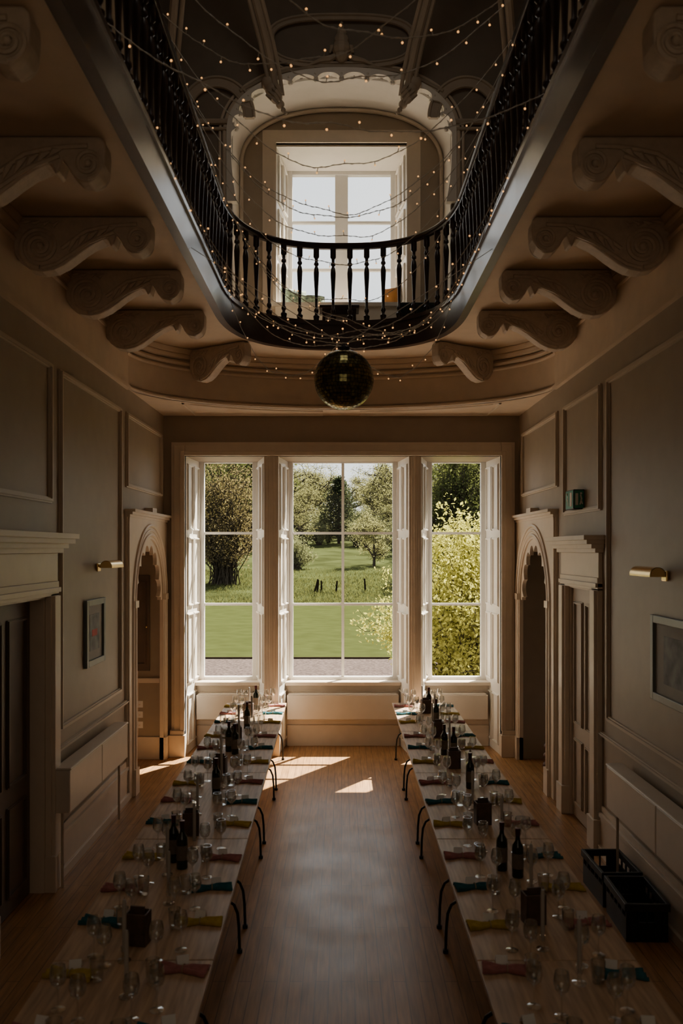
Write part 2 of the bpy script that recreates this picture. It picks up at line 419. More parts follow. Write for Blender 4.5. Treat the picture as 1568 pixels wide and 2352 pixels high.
g.tube([(x,11.72,z) for x,z in arch(1.38,ZG,8.16,.76)],.028,8)
trim(g,M['cream'],'moulded archivolt lines of the upper arch',smooth=True)
g=G()
def pr(cx,cz,a,b,N_,t):
    c=math.cos(t);s_=math.sin(t);q=(abs(c)**N_+abs(s_)**N_)**(-1/N_);return (cx+a*q*c,cz+b*q*s_)
def band(cx,cz,a,b,wd,y,N_=2.6,t0=0,t1=2*pi,th=.05):
    m=48;A_=[];B_=[]
    for i in range(m+1):
        t=t0+(t1-t0)*i/m;p=pr(cx,cz,a,b,N_,t);q=pr(cx,cz,a+wd,b+wd,N_,t);A_.append((p[0],y,p[1]));B_.append((q[0],y,q[1]))
    g.strip(A_,B_,(0,th,0))
    for f_,r in ((0,.018),(wd,.022)):
        g.tube([(pr(cx,cz,a+f_,b+f_,N_,t0+(t1-t0)*i/m)[0],y,pr(cx,cz,a+f_,b+f_,N_,t0+(t1-t0)*i/m)[1]) for i in range(m+1)],r,6)
band(0,9.36,.88,.28,.06,10.87,3)
for sg in (-1,1):
    band(sg*1.60,8.38,.36,.40,.12,10.87,2.,0,pi)
    g.tube([(sg*1.41,10.88,8.33),(sg*2.4,10.88,8.33)],.04,8);g.tube([(sg*1.41,10.88,8.24),(sg*2.4,10.88,8.24)],.025,8)
    g.tube([(sg*.35,10.87,9.02),(sg*.7,10.87,8.98),(sg*1.0,10.87,8.88),(sg*1.3,10.87,8.72)],.022,6)
for i,(dz,r) in enumerate(((.0,.09),(.09,.12),(.19,.10),(.28,.07),(.36,.04),(.42,.022))): g.ball((0,10.86,9.16+dz),r,10)
for sg in (-1,1):
    g.tube([(sg*.05,10.86,9.18),(sg*.16,10.86,9.12),(sg*.28,10.86,9.10),(sg*.45,10.86,9.03)],[.03,.045,.03,.012],8)
    g.tube([(sg*.04,10.86,9.3),(sg*.13,10.86,9.27),(sg*.15,10.86,9.20)],[.02,.035,.012],8)
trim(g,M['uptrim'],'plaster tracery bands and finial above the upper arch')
for sg in (-1,1):
    g=G()
    R=[(-.83,10.80,8.62),(-.86,10.72,8.85),(-.93,10.55,9.15),(-1.05,10.30,9.55),(-1.25,9.9,10.1),(-1.5,9.2,10.6),(-1.8,8.2,10.95)]
    R=[(sg*-x,y,z) for x,y,z in R]
    g.tube(R,.05,8);g.tube([(x+sg*.08,y,z) for x,y,z in R],.028,8);g.tube([(x-sg*.08,y,z) for x,y,z in R],.028,8)
    for i,(dx,dz,r) in enumerate(((0,0,.08),(.04,.09,.10),(.09,.18,.10),(-.05,-.09,.055),(-.09,-.16,.032),(-.12,-.2,.022))):
        g.ball((sg*(.83+dx),10.80,8.60+dz),r,10)
    for k_ in range(4):
        g.tube([(sg*(.86+.03*k_),10.74,8.75-.05*k_),(sg*(.80+.02*k_),10.68,8.66-.05*k_),(sg*(.74+.02*k_),10.70,8.60-.05*k_)],[.015,.035,.01],6)
    R2=[(sg*2.3,10.85,8.4),(sg*2.15,10.6,8.9),(sg*2.0,10.2,9.5),(sg*1.9,9.4,10.2),(sg*1.85,8.2,10.95)]
    g.tube(R2,.055,8);g.tube([(x-sg*.1,y,z) for x,y,z in R2],.03,8)
    trim(g,M['uptrim'],'curved vault rib springing from a carved drop',smooth=True)
# upper window
def sash(name,x0,x1,z0,z1,bars,cols,label,y=12.52,fr=.075,thickm=None):
    e=empty(name,((x0+x1)/2,y,z0));st(e,label,'window');w=(x1-x0)/2;h=z1-z0
    g=G().box(-w,-w+fr,0,.09,0,h).box(w-fr,w,0,.09,0,h).box(-w+fr,w-fr,0,.09,0,fr).box(-w+fr,w-fr,0,.09,h-fr,h)
    g.build('window_frame',M['sash'],e,bevel=.006)
    g=G()
    for z in bars:g.box(-w+fr,w-fr,.02,.07,z-z0-.018,z-z0+.018)
    for (c,cw) in cols:g.box(c-(x0+x1)/2-cw/2,c-(x0+x1)/2+cw/2,.015,.075,fr,h-fr)
    g.build('glazing_bar',M['sash'],e)
    G().box(-w+fr,w-fr,.042,.048,fr,h-fr).build('window_pane',M['pane'],e)
    return e
sash('window_4',-.80,.80,6.2,8.45,(7.68,6.98),((0,.19),),'tall white upper sash window over the window seat')
g=G()
for sg in (-1,1):
    A_=(sg*.9,11.76);B_=(sg*.80,12.5)
    d=Vector((B_[0]-A_[0],B_[1]-A_[1]))
    g.prism([(0,0),(-sg*.10,.75),(0,.75)],(sg*.9,11.76,6.15),(1,0,0),(0,1,0),(0,0,2.3))
    f=lambda t:(A_[0]+d.x*t-sg*.004,A_[1]+d.y*t)
    for z0,z1 in ((6.3,6.85),(6.95,7.6),(7.7,8.35)):
        g.panel(f(.1),f(.5),z0,z1,(-sg,-.13),.03,.012);g.panel(f(.55),f(.92),z0,z1,(-sg,-.13),.03,.012)
g.box(-.9,.9,11.76,12.7,8.43,8.455)
trim(g,M['white'],'white panelled shutter reveals of the upper window')
g=G()
for w,t in ((.19,.03),(.13,.05),(.05,.075)):
    a=.9
    for sg in (-1,1): g.box(min(sg*a,sg*(a+w)),max(sg*a,sg*(a+w)),YF-t,YF,ZG,8.45+w)
    g.box(-a,a,YF-t,YF,8.45,8.45+w)
trim(g,M['cream'],'moulded cream architrave round the upper window')
trim(G().box(-.95,.95,YF-.25,12.5,6.15,6.20).box(-.9,.9,YF-.2,YF,ZG,6.15),M['white'],'white window seat board below the upper window')
def cushion(name,c,w,h,t,m,label,rx=0,rz=0,tilt=0):
    g=G();n=14
    def P(u,v,s_):
        prof_=max(0,(1-abs(u)**3.0))*max(0,(1-abs(v)**3.0))
        return (u*w/2*(1-.06*(1-v*v)),s_*t/2*prof_**.5,v*h/2*(1-.06*(1-u*u)))
    for s_ in (-1,1):
        b=len(g.v)
        for i in range(n+1):
            for j in range(n+1): g.v.append(P(-1+2*i/n,-1+2*j/n,s_))
        for i in range(n):
            for j in range(n):
                q=(b+i*(n+1)+j,b+(i+1)*(n+1)+j,b+(i+1)*(n+1)+j+1,b+i*(n+1)+j+1);g.f.append(q if s_<0 else q[::-1])
    o=g.build(name,m,smooth=True,norm=False);o.location=c;o.rotation_euler=(rx,tilt,rz);return meta(o,label,'cushion')
cushion('cushion',(.70,12.12,6.42),.30,.36,.13,M['orange'],'burnt orange velvet cushion on the window seat',rx=-.2,rz=-.5)
cushion('cushion',(-.66,12.1,6.40),.40,.36,.14,M['leafcush'],'leaf patterned cushion on the window seat',rx=-.3,rz=.5)
cushion('cushion',(-.40,12.0,6.34),.36,.28,.12,M['leafcush'],'leaf patterned cushion leaning on the window seat',rx=-.6,rz=.2)
meta(G().box(-.85,.85,11.62,12.4,6.20,6.24).build('seat_pad',M['rug'],bevel=.015),'woven kilim pad laid on the window seat','seat pad')
e=empty('side_table',(-.03,11.15,ZG));meta(e,'small carved dark wood table on the landing','table')
G().box(-.26,.26,-.16,.16,.36,.40).build('table_top',M['dark'],e,bevel=.008)
G().box(-.22,.22,-.13,.13,.28,.36).build('apron',M['dark'],e)
l0=G().lathe([(.02,0),(.024,.04),(.014,.08),(.024,.18),(.018,.28)],10).build('leg',M['dark'],e,smooth=True);l0.location=(-.2,-.11,0)
for p in ((.2,-.11),(-.2,.11),(.2,.11)):
    q=l0.copy();COL.objects.link(q);q.location=(p[0],p[1],0);q.parent=e
e=empty('ottoman',(1.02,11.25,ZG));meta(e,'dark green upholstered ottoman beside the window seat','ottoman')
G().box(-.28,.28,-.2,.2,.18,.46).build('seat',M['dgreen'],e,bevel=.05)
l0=G().lathe([(.015,0),(.025,.18)],10).build('leg',M['dark'],e);l0.location=(-.22,-.15,0)
for p in ((.22,-.15),(-.22,.15),(.22,.15)):
    q=l0.copy();COL.objects.link(q);q.location=(p[0],p[1],0);q.parent=e
# ------------------------------------------------------------------ lower windows
sash('window_1',-2.10,-1.24,.90,4.20,(3.09,2.04),(),'tall white sash window beside the centre bay')
sash('window_2',-.79,.83,.90,4.20,(3.09,2.04),((.02,.04),),'wide white centre sash window facing the lawn')
sash('window_3',1.26,2.13,.90,4.20,(3.09,2.04),(),'tall white sash window next to the yellow shrub')
g=G()
for (f0,f1,b0,b1) in ((-1.07,-.873,-1.24,-.79),(.934,1.10,.83,1.26)):
    g.prism([(f0,YF+.02),(f1,YF+.02),(b1,12.52),(b1,12.7),(b0,12.7),(b0,12.52)],(0,0,0),(1,0,0),(0,1,0),(0,0,4.15))
g.prism([(-2.157,YF+.02),(-2.10,12.52),(-2.10,12.7),(-2.157,12.7)],(0,0,0),(1,0,0),(0,1,0),(0,0,4.15))
g.prism([(2.20,YF+.02),(2.20,12.7),(2.13,12.7),(2.13,12.52)],(0,0,0),(1,0,0),(0,1,0),(0,0,4.15))
def splay(A_,B_,nr):
    A_=Vector(A_);B_=Vector(B_)
    f=lambda t:tuple(A_.lerp(B_,t))
    for z0,z1 in ((.12,.82),(.98,1.95),(2.05,3.02),(3.12,4.05)):
        g.panel(f(.08),f(.50),z0,z1,nr,.03,.012);g.panel(f(.56),f(.97),z0,z1,nr,.03,.012)
splay((-2.157,YF+.03),(-2.10,12.5),(1,-.08));splay((-1.07,YF+.03),(-1.24,12.5),(-1,-.22));splay((-.873,YF+.03),(-.79,12.5),(1,-.1))
splay((.934,YF+.03),(.83,12.5),(-1,-.13));splay((1.10,YF+.03),(1.26,12.5),(1,-.2));splay((2.20,YF+.03),(2.13,12.5),(-1,-.08))
trim(g,M['white'],'white panelled shutters and splayed mullions of the triple window')
g=G()
x0,x1,zt=-2.157,2.20,4.14
for w,t in ((.19,.04),(.15,.06),(.06,.09)):
    g.box(x0-w,x0,YF-t,YF+.03,0,zt+w);g.box(x1,x1+w,YF-t,YF+.03,0,zt+w);g.box(x0,x1,YF-t,YF+.03,zt,zt+w)
for c,w in ((-.97,.10),(1.017,.085)):
    g.box(c-w,c+w,YF-.03,YF+.03,0,zt);g.box(c-w*.6,c+w*.6,YF-.05,YF,0.35,zt);g.box(c-w*.25,c+w*.25,YF-.065,YF,.35,zt)
    g.box(c-w-.02,c+w+.02,YF-.07,YF+.05,0,.30);g.box(c-w-.01,c+w+.01,YF-.08,YF+.05,.30,.34)
for a,b in ((x0-.21,x0+.01),(x1-.01,x1+.21)):
    g.box(a,b,YF-.12,YF+.03,0,.30);g.box(a+.01,b-.01,YF-.10,YF+.03,.30,.36)
trim(g,M['cream'],'moulded cream architrave framing the triple window',bevel=.006)
g=G()
for a,b in ((-2.14,-1.17),(-.83,.88),(1.18,2.18)):
    g.box(a,b,12.35,12.7,0,.92).box(a+.02,b-.02,12.27,12.55,.88,.93).box(a+.04,b-.04,12.32,12.35,0,.30)
    g.panel((a+.12,12.35),(b-.12,12.35),.36,.8,(0,-1),.03,.01)
trim(g,M['cream'],'cream window boards and aprons below the sashes',bevel=.004)
def radiator(name,g,label,m=M['rad']):
    o=g.build(name,m,bevel=.01);return meta(o,label,'radiator')
for a,b in ((-2.08,-1.2),(-.78,.82),(1.2,2.1)):
    radiator('radiator',G().box(a,b,12.17,12.345,.41,.76).box(a+.02,b-.02,12.18,12.34,.76,.775),'low white radiator casing under the window')
# ------------------------------------------------------------------ side wall mouldings
def sp(sg,Y0,Y1,z0,z1):
    g=G().panel((sg*XW,Y0),(sg*XW,Y1),z0,z1,(-sg,0),.05,.018);trim(g,M['trimw'],'raised moulding frame on the taupe side wall')
sp(-1,5.0,7.17,3.24,4.42);sp(-1,7.38,9.42,1.27,4.42);sp(-1,9.66,11.55,3.56,4.42)
sp(1,9.62,11.5,3.56,4.42);sp(1,8.02,9.34,3.22,4.42);sp(1,4.4,7.82,1.27,4.42)
sp(-1,1.5,4.8,1.27,4.42);sp(1,.9,4.2,1.27,4.42)
def sbox(g,sg,d0,d1,y0,y1,z0,z1):
    a,b=sg*(XW-d0),sg*(XW-d1);g.box(min(a,b),max(a,b),y0,y1,z0,z1);return g
for sg,segs in ((-1,((-1.5,5.66),(7.28,9.66))),(1,((-1.5,7.98),))):
    g=G();g2=G()
    for a,b in segs:
        sbox(g,sg,0,.03,a,b,0,.34);sbox(g,sg,0,.045,a,b,.34,.38);sbox(g,sg,0,.02,a,b,.38,.44);sbox(g,sg,0,.055,a,b,0,.08)
        sbox(g2,sg,0,.03,a,b,1.10,1.14);sbox(g2,sg,0,.045,a,b,1.115,1.13)
    st(g.build('baseboard_left' if sg<0 else 'baseboard_right',M['cream'],bevel=.004),'tall moulded cream skirting board','baseboard')
    trim(g2,M['trimw'],'slim dado rail on the taupe side wall')
def doorset(nm,sg,y0,y1,zt,label,casing,leafm,xr=.14,cw=.2):
    g=G()
    for a,b in ((y0-cw,y0),(y1,y1+cw)):
        sbox(g,sg,0,.05,a,b,.3,zt+.02);sbox(g,sg,0,.075,a+.03,b-.03,.3,zt);sbox(g,sg,0,.09,a-.01,b+.01,0,.3)
    sbox(g,sg,0,.05,y0-cw,y1+cw,zt,zt+.12);sbox(g,sg,0,.07,y0-cw,y1+cw,zt+.03,zt+.07)
    sbox(g,sg,0,.04,y0-cw,y1+cw,zt+.12,zt+.36);
    for i,(d,z) in enumerate(((.08,.36),(.12,.40),(.17,.44),(.20,.48))): sbox(g,sg,0,d,y0-cw-d*.4,y1+cw+d*.4,zt+z,zt+z+.045)
    sbox(g,sg,-.22,0,y0-.005,y0+.02,0,zt);sbox(g,sg,-.22,0,y1-.02,y1+.005,0,zt);sbox(g,sg,-.22,0,y0,y1,zt-.02,zt)
    trim(g,casing,'moulded door casing with a projecting cornice',bevel=.004)
    xd=sg*(XW+xr)
    e=empty(nm,(xd,(y0+y1)/2,0));st(e,label,'door');w=(y1-y0)/2-.02
    G().box(-.02,.02,-w,w,.01,zt-.02).build('door_leaf',leafm,e,bevel=.003)
    g=G();n=(-sg,0);x=-sg*.02
    for z0,z1 in ((.15,.85),(1.0,2.3)):
        g.panel((x,-w+.1),(x,-.06),z0,z1,n,.03,.012);g.panel((x,.06),(x,w-.1),z0,z1,n,.03,.012)
    g.build('door_panel',leafm,e)
    G().ball((-sg*.06,-w+.07,1.02),.028).build('door_knob',M['brass'],e,smooth=True)
doorset('door_1',-1,5.9,7.05,2.46,'dark brown panelled door in a pedimented casing',M['cream'],M['door'])
doorset('door_2',1,8.2,9.17,2.46,'pale taupe panelled door in a pedimented casing',M['cream'],M['paledoor'],.05)
def sidearch(sg):
    y0,y1=9.98,11.50;c=(y0+y1)/2;hw=(y1-y0)/2;zs=2.22
    g=G();n=96
    def pa(hw_,rise,cusp=0,zb=0.0):
        P=[(c-hw_,zb+(zs-zb)*i/4) for i in range(4)]
        for i in range(n+1):
            th=pi*i/n;cc=math.cos(th);ss=math.sin(th)
            d=cusp*(1-abs(math.sin(th*8)))**1.2
            P.append((c-(hw_-d)*cc,zs+(rise-d)*ss))
        P+=[(c+hw_,zs-(zs-zb)*(i+1)/4) for i in range(4)]
        return P
    X=sg*XW
    oy0,oy1,zt=9.66,11.72,3.22
    inn=pa(hw,hw)
    def o(p):
        y,z=p
        if z<=zs:return (oy0 if y<c else oy1,z)
        dy,dz=y-c,z-zs;k=1e9
        if abs(dy)>1e-6:k=min(k,((oy1-c) if dy>0 else (c-oy0))/abs(dy))
        if dz>1e-6:k=min(k,(zt-zs)/dz)
        return (c+dy*k,zs+dz*k)
    g.strip([(X,y,z) for y,z in inn],[(X,)+o(p) for p in inn],(-sg*.05,0,0))
    g2=pa(hw-.07,hw-.07,cusp=.09,zb=zs-.05);g3=pa(hw+.02,hw+.02,zb=zs-.05)
    g.strip([(X+sg*.02,y,z) for y,z in g2],[(X+sg*.02,y,z) for y,z in g3],(-sg*.05,0,0))
    for d,r in ((.05,.020),(.11,.015),(.17,.024)):
        g.tube([(X-sg*.05,y,z) for y,z in pa(hw+d,hw+d)],r,8)
    for yy in (y0-.09,y1+.09):
        g.tube([(X-sg*.05,yy,.3),(X-sg*.05,yy,zs)],.035,10)
        g.box(min(X,X-sg*.09),max(X,X-sg*.09),yy-.09,yy+.09,0,.3)
        g.box(min(X,X-sg*.085),max(X,X-sg*.085),yy-.08,yy+.08,zs-.05,zs+.03)
    for i,(d,z) in enumerate(((.06,0),(.09,.03),(.12,.06))):
        a,b=X,X-sg*d;g.box(min(a,b),max(a,b),oy0-.02,oy1+.0,zt+z,zt+z+.032)
    g.box(min(X,X-sg*.1),max(X,X-sg*.1),c-.12,c+.12,zt+.09,zt+.15)
    g.box(min(X,X-sg*.03),max(X,X-sg*.03),oy0-.02,oy0+.06,0,zt)
    trim(g,M['cream'],'carved cream round arch surround with cusped edging',smooth=False)
sidearch(-1);sidearch(1)
for sg,a,b in ((-1,7.1,9.02),(1,5.0,7.28)):
    g=G();sbox(g,sg,.06,.19,a,(a+b)/2-.004,.64,1.0);sbox(g,sg,.06,.19,(a+b)/2+.004,b,.64,1.0);sbox(g,sg,.002,.06,a+.2,a+.3,.7,.9);sbox(g,sg,.002,.06,b-.3,b-.2,.7,.9)
    sbox(g,sg,.05,.20,a,b,1.0,1.02)
    r=radiator('radiator',g,'long white wall mounted radiator casing above the skirting')
    for yy in (a+.05,b-.05):
        G().tube([(sg*(XW-.11),yy,0),(sg*(XW-.11),yy,.64)],.012,8).build('radiator_pipe',M['trimw'],r,smooth=True)
def plight(sg,y,z):
    e=empty('picture_light',(sg*(XW-.01),y,z));meta(e,'brass half-round picture light fixed to the wall','wall light')
    G().box(-.01,.01,-.05,.05,-.05,.03).build('wall_plate',M['brass'],e,bevel=.006).location=(-sg*.005,0,0)
    G().tube([(-sg*.01,0,-.01),(-sg*.06,0,.03),(-sg*.12,0,.035)],.009,8).build('arm',M['brass'],e,smooth=True)
    P=[];Q=[]
    g=G()
    for i in range(13):
        th=-.2+ (pi+.4)*i/12;P.append((-sg*.14+.06*math.cos(th),-.22,.0+.06*math.sin(th)));Q.append((-sg*.14+.055*math.cos(th),-.22,.0+.055*math.sin(th)))
    g.strip(P,Q,(0,.44,0))
    for yy in (-.22,.215): g.prism([(.06*math.cos(-.2+(pi+.4)*i/12),.06*math.sin(-.2+(pi+.4)*i/12)) for i in range(13)],(-sg*.14,yy,0),(1,0,0),(0,0,1),(0,.005,0))
    g.build('lamp_shade',M['brass'],e,smooth=True)
    G().tube([(-sg*.14,-.18,.005),(-sg*.14,.18,.005)],.015,8).build('tube_bulb',M['card'],e,smooth=True)
plight(-1,8.55,2.68);plight(1,6.42,2.66)
def picture(sg,y0,y1,z0,z1,label,red):
    yc_=(y0+y1)/2;zc=(z0+z1)/2;w=(y1-y0)/2;h=(z1-z0)/2
    e=empty('framed_picture',(sg*XW,yc_,zc));meta(e,label,'picture')
    s=-sg
    g=G();f=.06
    def bx(d0,d1,a,b,c,d): g.box(min(s*d0,s*d1),max(s*d0,s*d1),a,b,c,d)
    bx(0,.035,-w,-w+f,-h,h);bx(0,.035,w-f,w,-h,h);bx(0,.035,-w+f,w-f,-h,-h+f);bx(0,.035,-w+f,w-f,h-f,h)
    g.build('frame',M['frame'],e,bevel=.005)
    g=G();bx(.003,.012,-w+f,w-f,-h+f,h-f);g.build('mount',M['mat'],e)
    g=G();bx(.012,.015,-w*.5,w*.5,-h*.55,h*.55);g.build('print',M['art'],e)
    if red:
        g=G();bx(.015,.017,-w*.3,w*.25,-h*.12,h*.08);g.build('print_detail',M['red'],e)
picture(-1,8.10,8.74,1.71,2.36,'small grey framed print with a red subject',True)
picture(1,5.75,6.68,1.68,2.34,'grey framed landscape print on the taupe wall',False)
e=empty('exit_sign',(XW,8.75,3.36));meta(e,'green emergency exit sign box fixed to the wall','sign')
G().box(-.11,0,-.15,.15,-.10,.10).build('housing',M['plastic'],e,bevel=.004)
g=G().box(-.114,-.11,-.14,.14,-.09,.09);g.box(-.102,-.008,-.154,-.15,-.09,.09);g.build('sign_face',M['green'],e)
g=G().box(-.117,-.114,-.10,-.03,-.07,.07)
g.obox((-.117,.02,-.06),(.003,0,0),(0,.02,0),(0,.03,.07));g.obox((-.117,.06,-.01),(.003,0,0),(0,.02,0),(0,-.02,.05));g.ball((-.115,.07,.06),.012,8)
g.box(-.093,-.066,-.158,-.154,-.06,.06)
g.obox((-.053,-.158,-.055),(.013,0,0),(0,.004,0),(.014,0,.055));g.obox((-.038,-.158,0),(.014,0,0),(0,.004,0),(-.01,0,.045));g.obox((-.028,-.158,-.05),(.012,0,0),(0,.004,0),(-.016,0,.05));g.ball((-.036,-.156,.058),.011,8)
g.build('pictogram',M['card'],e)
e=empty('leaning_frame',(2.62,10.55,0));meta(e,'tall red-brown carved frame leaning in the arched lobby','frame')
g=G();
g.tube([(0,-.28,0),(.0,-.28,1.75)],.04,8);g.tube([(0,.28,0),(0,.28,1.75)],.04,8);g.tube([(0,-.3,.04),(0,.3,.04)],.035,8);g.tube([(0,-.3,1.75),(0,-.1,1.86),(0,.1,1.86),(0,.3,1.75)],.04,8)
for i in range(14):
    for yy in (-.28,.28): g.ball((-.02,yy,.1+i*.12),.045,6)
g.build('carved_frame',M['redwood'],e,smooth=True)
G().box(.0,.02,-.26,.26,.05,1.76).build('backing_board',M['dark'],e)
e.rotation_euler=(0,.07,0)
for (x,y,r) in ((2.225,7.02,.02),(2.225,6.42,-.03)):
    e=empty('storage_crate',(x,y,0));meta(e,'black plastic folding crate on the oak floor','crate',group='black crates by the wall')
    w,d,h,t=.15,.26,.28,.012
    g=G().box(-w,w,-d,d,.0,.02)
    for sgn in (-1,1):
        g.box(min(sgn*w,sgn*(w-t)),max(sgn*w,sgn*(w-t)),-d,d,.02,h*.6)
        for i in range(6): g.box(min(sgn*w,sgn*(w-t)),max(sgn*w,sgn*(w-t)),-d+i*.1,-d+.02+i*.1,h*.6,h*.8)
        g.box(-w,w,min(sgn*d,sgn*(d-t)),max(sgn*d,sgn*(d-t)),.02,h*.5);g.box(-w,-.06,min(sgn*d,sgn*(d-t)),max(sgn*d,sgn*(d-t)),h*.5,h*.8);g.box(.06,w,min(sgn*d,sgn*(d-t)),max(sgn*d,sgn*(d-t)),h*.5,h*.8)
        for i in range(5): g.box(-w+.02+i*.06,-w+.032+i*.06,min(sgn*d,sgn*(d+.01)),max(sgn*d,sgn*(d+.01)),.02,h*.8)
    g.build('crate_body',M['plastic'],e)
    g=G()
    for sgn in (-1,1):
        g.box(min(sgn*(w+.015),sgn*(w-t)),max(sgn*(w+.015),sgn*(w-t)),-d-.015,d+.015,h*.8,h);g.box(-w,w,min(sgn*(d+.015),sgn*(d-t)),max(sgn*(d+.015),sgn*(d-t)),h*.8,h)
    g.build('crate_rim',M['plastic'],e,bevel=.004);e.rotation_euler=(0,0,r)
# ------------------------------------------------------------------ tables
TW=.41;TL=1.83;TH=.74
def table0():
    e=empty('folding_table')
    G().box(-TW,TW,-TL/2+.003,TL/2-.003,TH-.03,TH).build('tabletop',M['table'],e,bevel=.004)
    leg=None
    for sy in (-1,1):
        for sx in (-1,1):
            P=[(.03,0,.705),(.035,0,.60),(.06,0,.50),(.12,0,.43),(.20,0,.395),(.28,0,.375),(.33,0,.34),(.355,0,.28),(.365,0,.18),(.37,0,.012)]
            if leg is None: leg=G().tube(P,.0105,10).lathe([(.020,0),(.020,.025)],10,(.37,0,0)).build('leg',M['black'],e,smooth=True);l=leg
            else: l=leg.copy();COL.objects.link(l);l.parent=e
            l.location=(0,sy*.72,0);l.rotation_euler=(0,0,0 if sx>0 else pi)
        G().tube([(0,sy*.72,.62),(0,sy*.45,.66),(0,sy*.25,.705)],.009,8).build('brace',M['black'],e,smooth=True)
    return meta(e,'long folding table with a pale wooden top','table',group='banquet tables in two rows')
T0=table0();used=False
YE=11.68
def tx(side,Y): return -1.165+(YE-Y)*.0133 if side<0 else 1.105
for side in (-1,1):
    for i in range(5):
        Y=YE-TL*(i+.5);p=(tx(side,Y),Y,0);r=.0133 if side<0 else 0
        if not used: T0.location=p;T0.rotation_euler=(0,0,r);used=True
        else: dup(T0,p,r)
def napkin(m,nm,label):
    g=G();nu,nv=26,10
    for i in range(nu+1):
        u=-1+2*i/nu
        hw=.020+.040*abs(u)**.8 if abs(u)<.97 else .056
        for j in range(nv+1):
            v=-1+2*j/nv
            z=.010+.008*math.cos(v*pi*2.5)*(abs(u)**.5)+.016*(1-abs(u))**2*(1-v*v)+.004*math.sin(u*5)
            if abs(v)>.99:z=.002
            g.v.append((u*.125,v*hw*(1+.06*math.sin(u*9)),max(.002,z)))
    for i in range(nu):
        for j in range(nv): g.f.append((i*(nv+1)+j,(i+1)*(nv+1)+j,(i+1)*(nv+1)+j+1,i*(nv+1)+j+1))
    o=g.build(nm,m,smooth=True,norm=False)
    sm=o.modifiers.new('solid','SOLIDIFY');sm.thickness=.003;sm.offset=1
    G().tube([(0,.026*math.cos(2*pi*k/14),.014+.017*math.sin(2*pi*k/14)) for k in range(14)],.0025,6,closed=True).build('napkin_tie',M['twine'],o,smooth=True)
    return meta(o,label,'napkin',group='napkins at the place settings')
NAP={c:napkin(M[c],'napkin',l) for c,l in (('teal','teal linen napkin tied in a bow'),('mustard','mustard linen napkin tied in a bow'),('pink','dusty pink linen napkin tied in a bow'))}
nused={c:False for c in NAP}
wg=G().lathe([(.033,0),(.033,.003),(.006,.008),(.004,.02),(.004,.095),(.012,.105),(.032,.125),(.039,.150),(.036,.18),(.031,.205),(.0295,.205),(.0345,.18),(.0375,.15),(.030,.126),(.004,.108)],18).build('wine_glass',M['glass'],smooth=True)
meta(wg,'clear stemmed wine glass on the table','glass',group='wine glasses at the place settings')
tg=G().lathe([(.028,0),(.031,.02),(.036,.105),(.034,.105),(.029,.02),(.002,.012)],18).build('tumbler',M['glass'],smooth=True)
meta(tg,'clear water tumbler on the table','glass',group='tumblers at the place settings')
pc=G();pc.prism([(-.022,0),(0,.038),(.022,0),(.020,0),(0,.035),(-.020,0)],(-.03,0,0),(0,1,0),(0,0,1),(.06,0,0));pc=pc.build('place_card',M['card'],norm=True)
meta(pc,'small folded white place card by a napkin','card',group='place cards')
fl={'w':False,'t':False,'c':False}
def put(key,src,locn,rot):
    if not fl[key]: fl[key]=True;src.location=locn;src.rotation_euler=(0,0,rot);return src
    return dup(src,locn,rot)
SY=[3.70,4.23,4.77,5.26,5.82,6.52,7.10,7.66,8.42,9.0,9.58,10.33,10.88,11.40]
cyc=['teal','pink','mustard']
start={(-1,1):0,(-1,-1):1,(1,-1):0,(1,1):2}
for side in (-1,1):
    for io in (-1,1):
        for k,Y in enumerate(SY):
            c=cyc[(start[(side,io)]+k)%3]
            Y2=Y+random.uniform(-.03,.03);cx=tx(side,Y2)
            p=(cx+io*.275,Y2,TH+.001);rot=random.uniform(-.18,.18)
            if not nused[c]: nused[c]=True;NAP[c].location=p;NAP[c].rotation_euler=(0,0,rot)
            else: dup(NAP[c],p,rot)
            put('c',pc,(cx+io*.275+random.uniform(-.02,.02),Y2+.085,TH+.001),random.uniform(-.3,.3))
            put('w',wg,(cx+io*.12+random.uniform(-.02,.02),Y2+.11+random.uniform(-.03,.03),TH+.001),0)
            put('t',tg,(cx+io*.14+random.uniform(-.03,.03),Y2-.07+random.uniform(-.03,.03),TH+.001),0)
            put('w',wg,(cx+io*.22+random.uniform(-.02,.02),Y2+.20+random.uniform(-.02,.02),TH+.001),0)
b0=G().lathe([(.034,0),(.037,.006),(.037,.185),(.034,.205),(.018,.232),(.0145,.25),(.0145,.30),(.016,.302),(.016,.312),(.001,.313)],20).build('wine_bottle',M['bottle'],smooth=True)
G().lathe([(.0378,.06),(.0378,.155)],20).build('bottle_label',M['label'],b0,smooth=True)
G().lathe([(.0155,.265),(.0168,.302),(.0168,.314),(.001,.315)],16).build('bottle_capsule',M['foil'],b0,smooth=True)
meta(b0,'dark glass wine bottle with a plain label','bottle',group='wine bottles on the tables')
c0=empty('candlestick');meta(c0,'tall grey taper candle in a small glass holder','candle',group='taper candles on the tables')
G().lathe([(.035,0),(.035,.006),(.012,.012),(.010,.04),(.018,.055),(.018,.075),(.012,.075)],16).build('candle_holder',M['glass'],c0,smooth=True)
G().lathe([(.011,.05),(.011,.30),(.007,.315),(.001,.318)],12).build('candle',M['candle'],c0,smooth=True)
G().tube([(0,0,.315),(.002,0,.33)],.0012,5).build('wick',M['black'],c0)
x0=empty('menu_box');meta(x0,'dark wooden open box standing on the table','box',group='dark wooden boxes on the tables')
g=G().box(-.06,.06,-.045,.045,0,.01)
g.box(-.06,-.05,-.045,.045,.01,.17).box(.05,.06,-.045,.045,.01,.17).box(-.05,.05,-.045,-.035,.01,.17).box(-.05,.05,.035,.045,.01,.17)
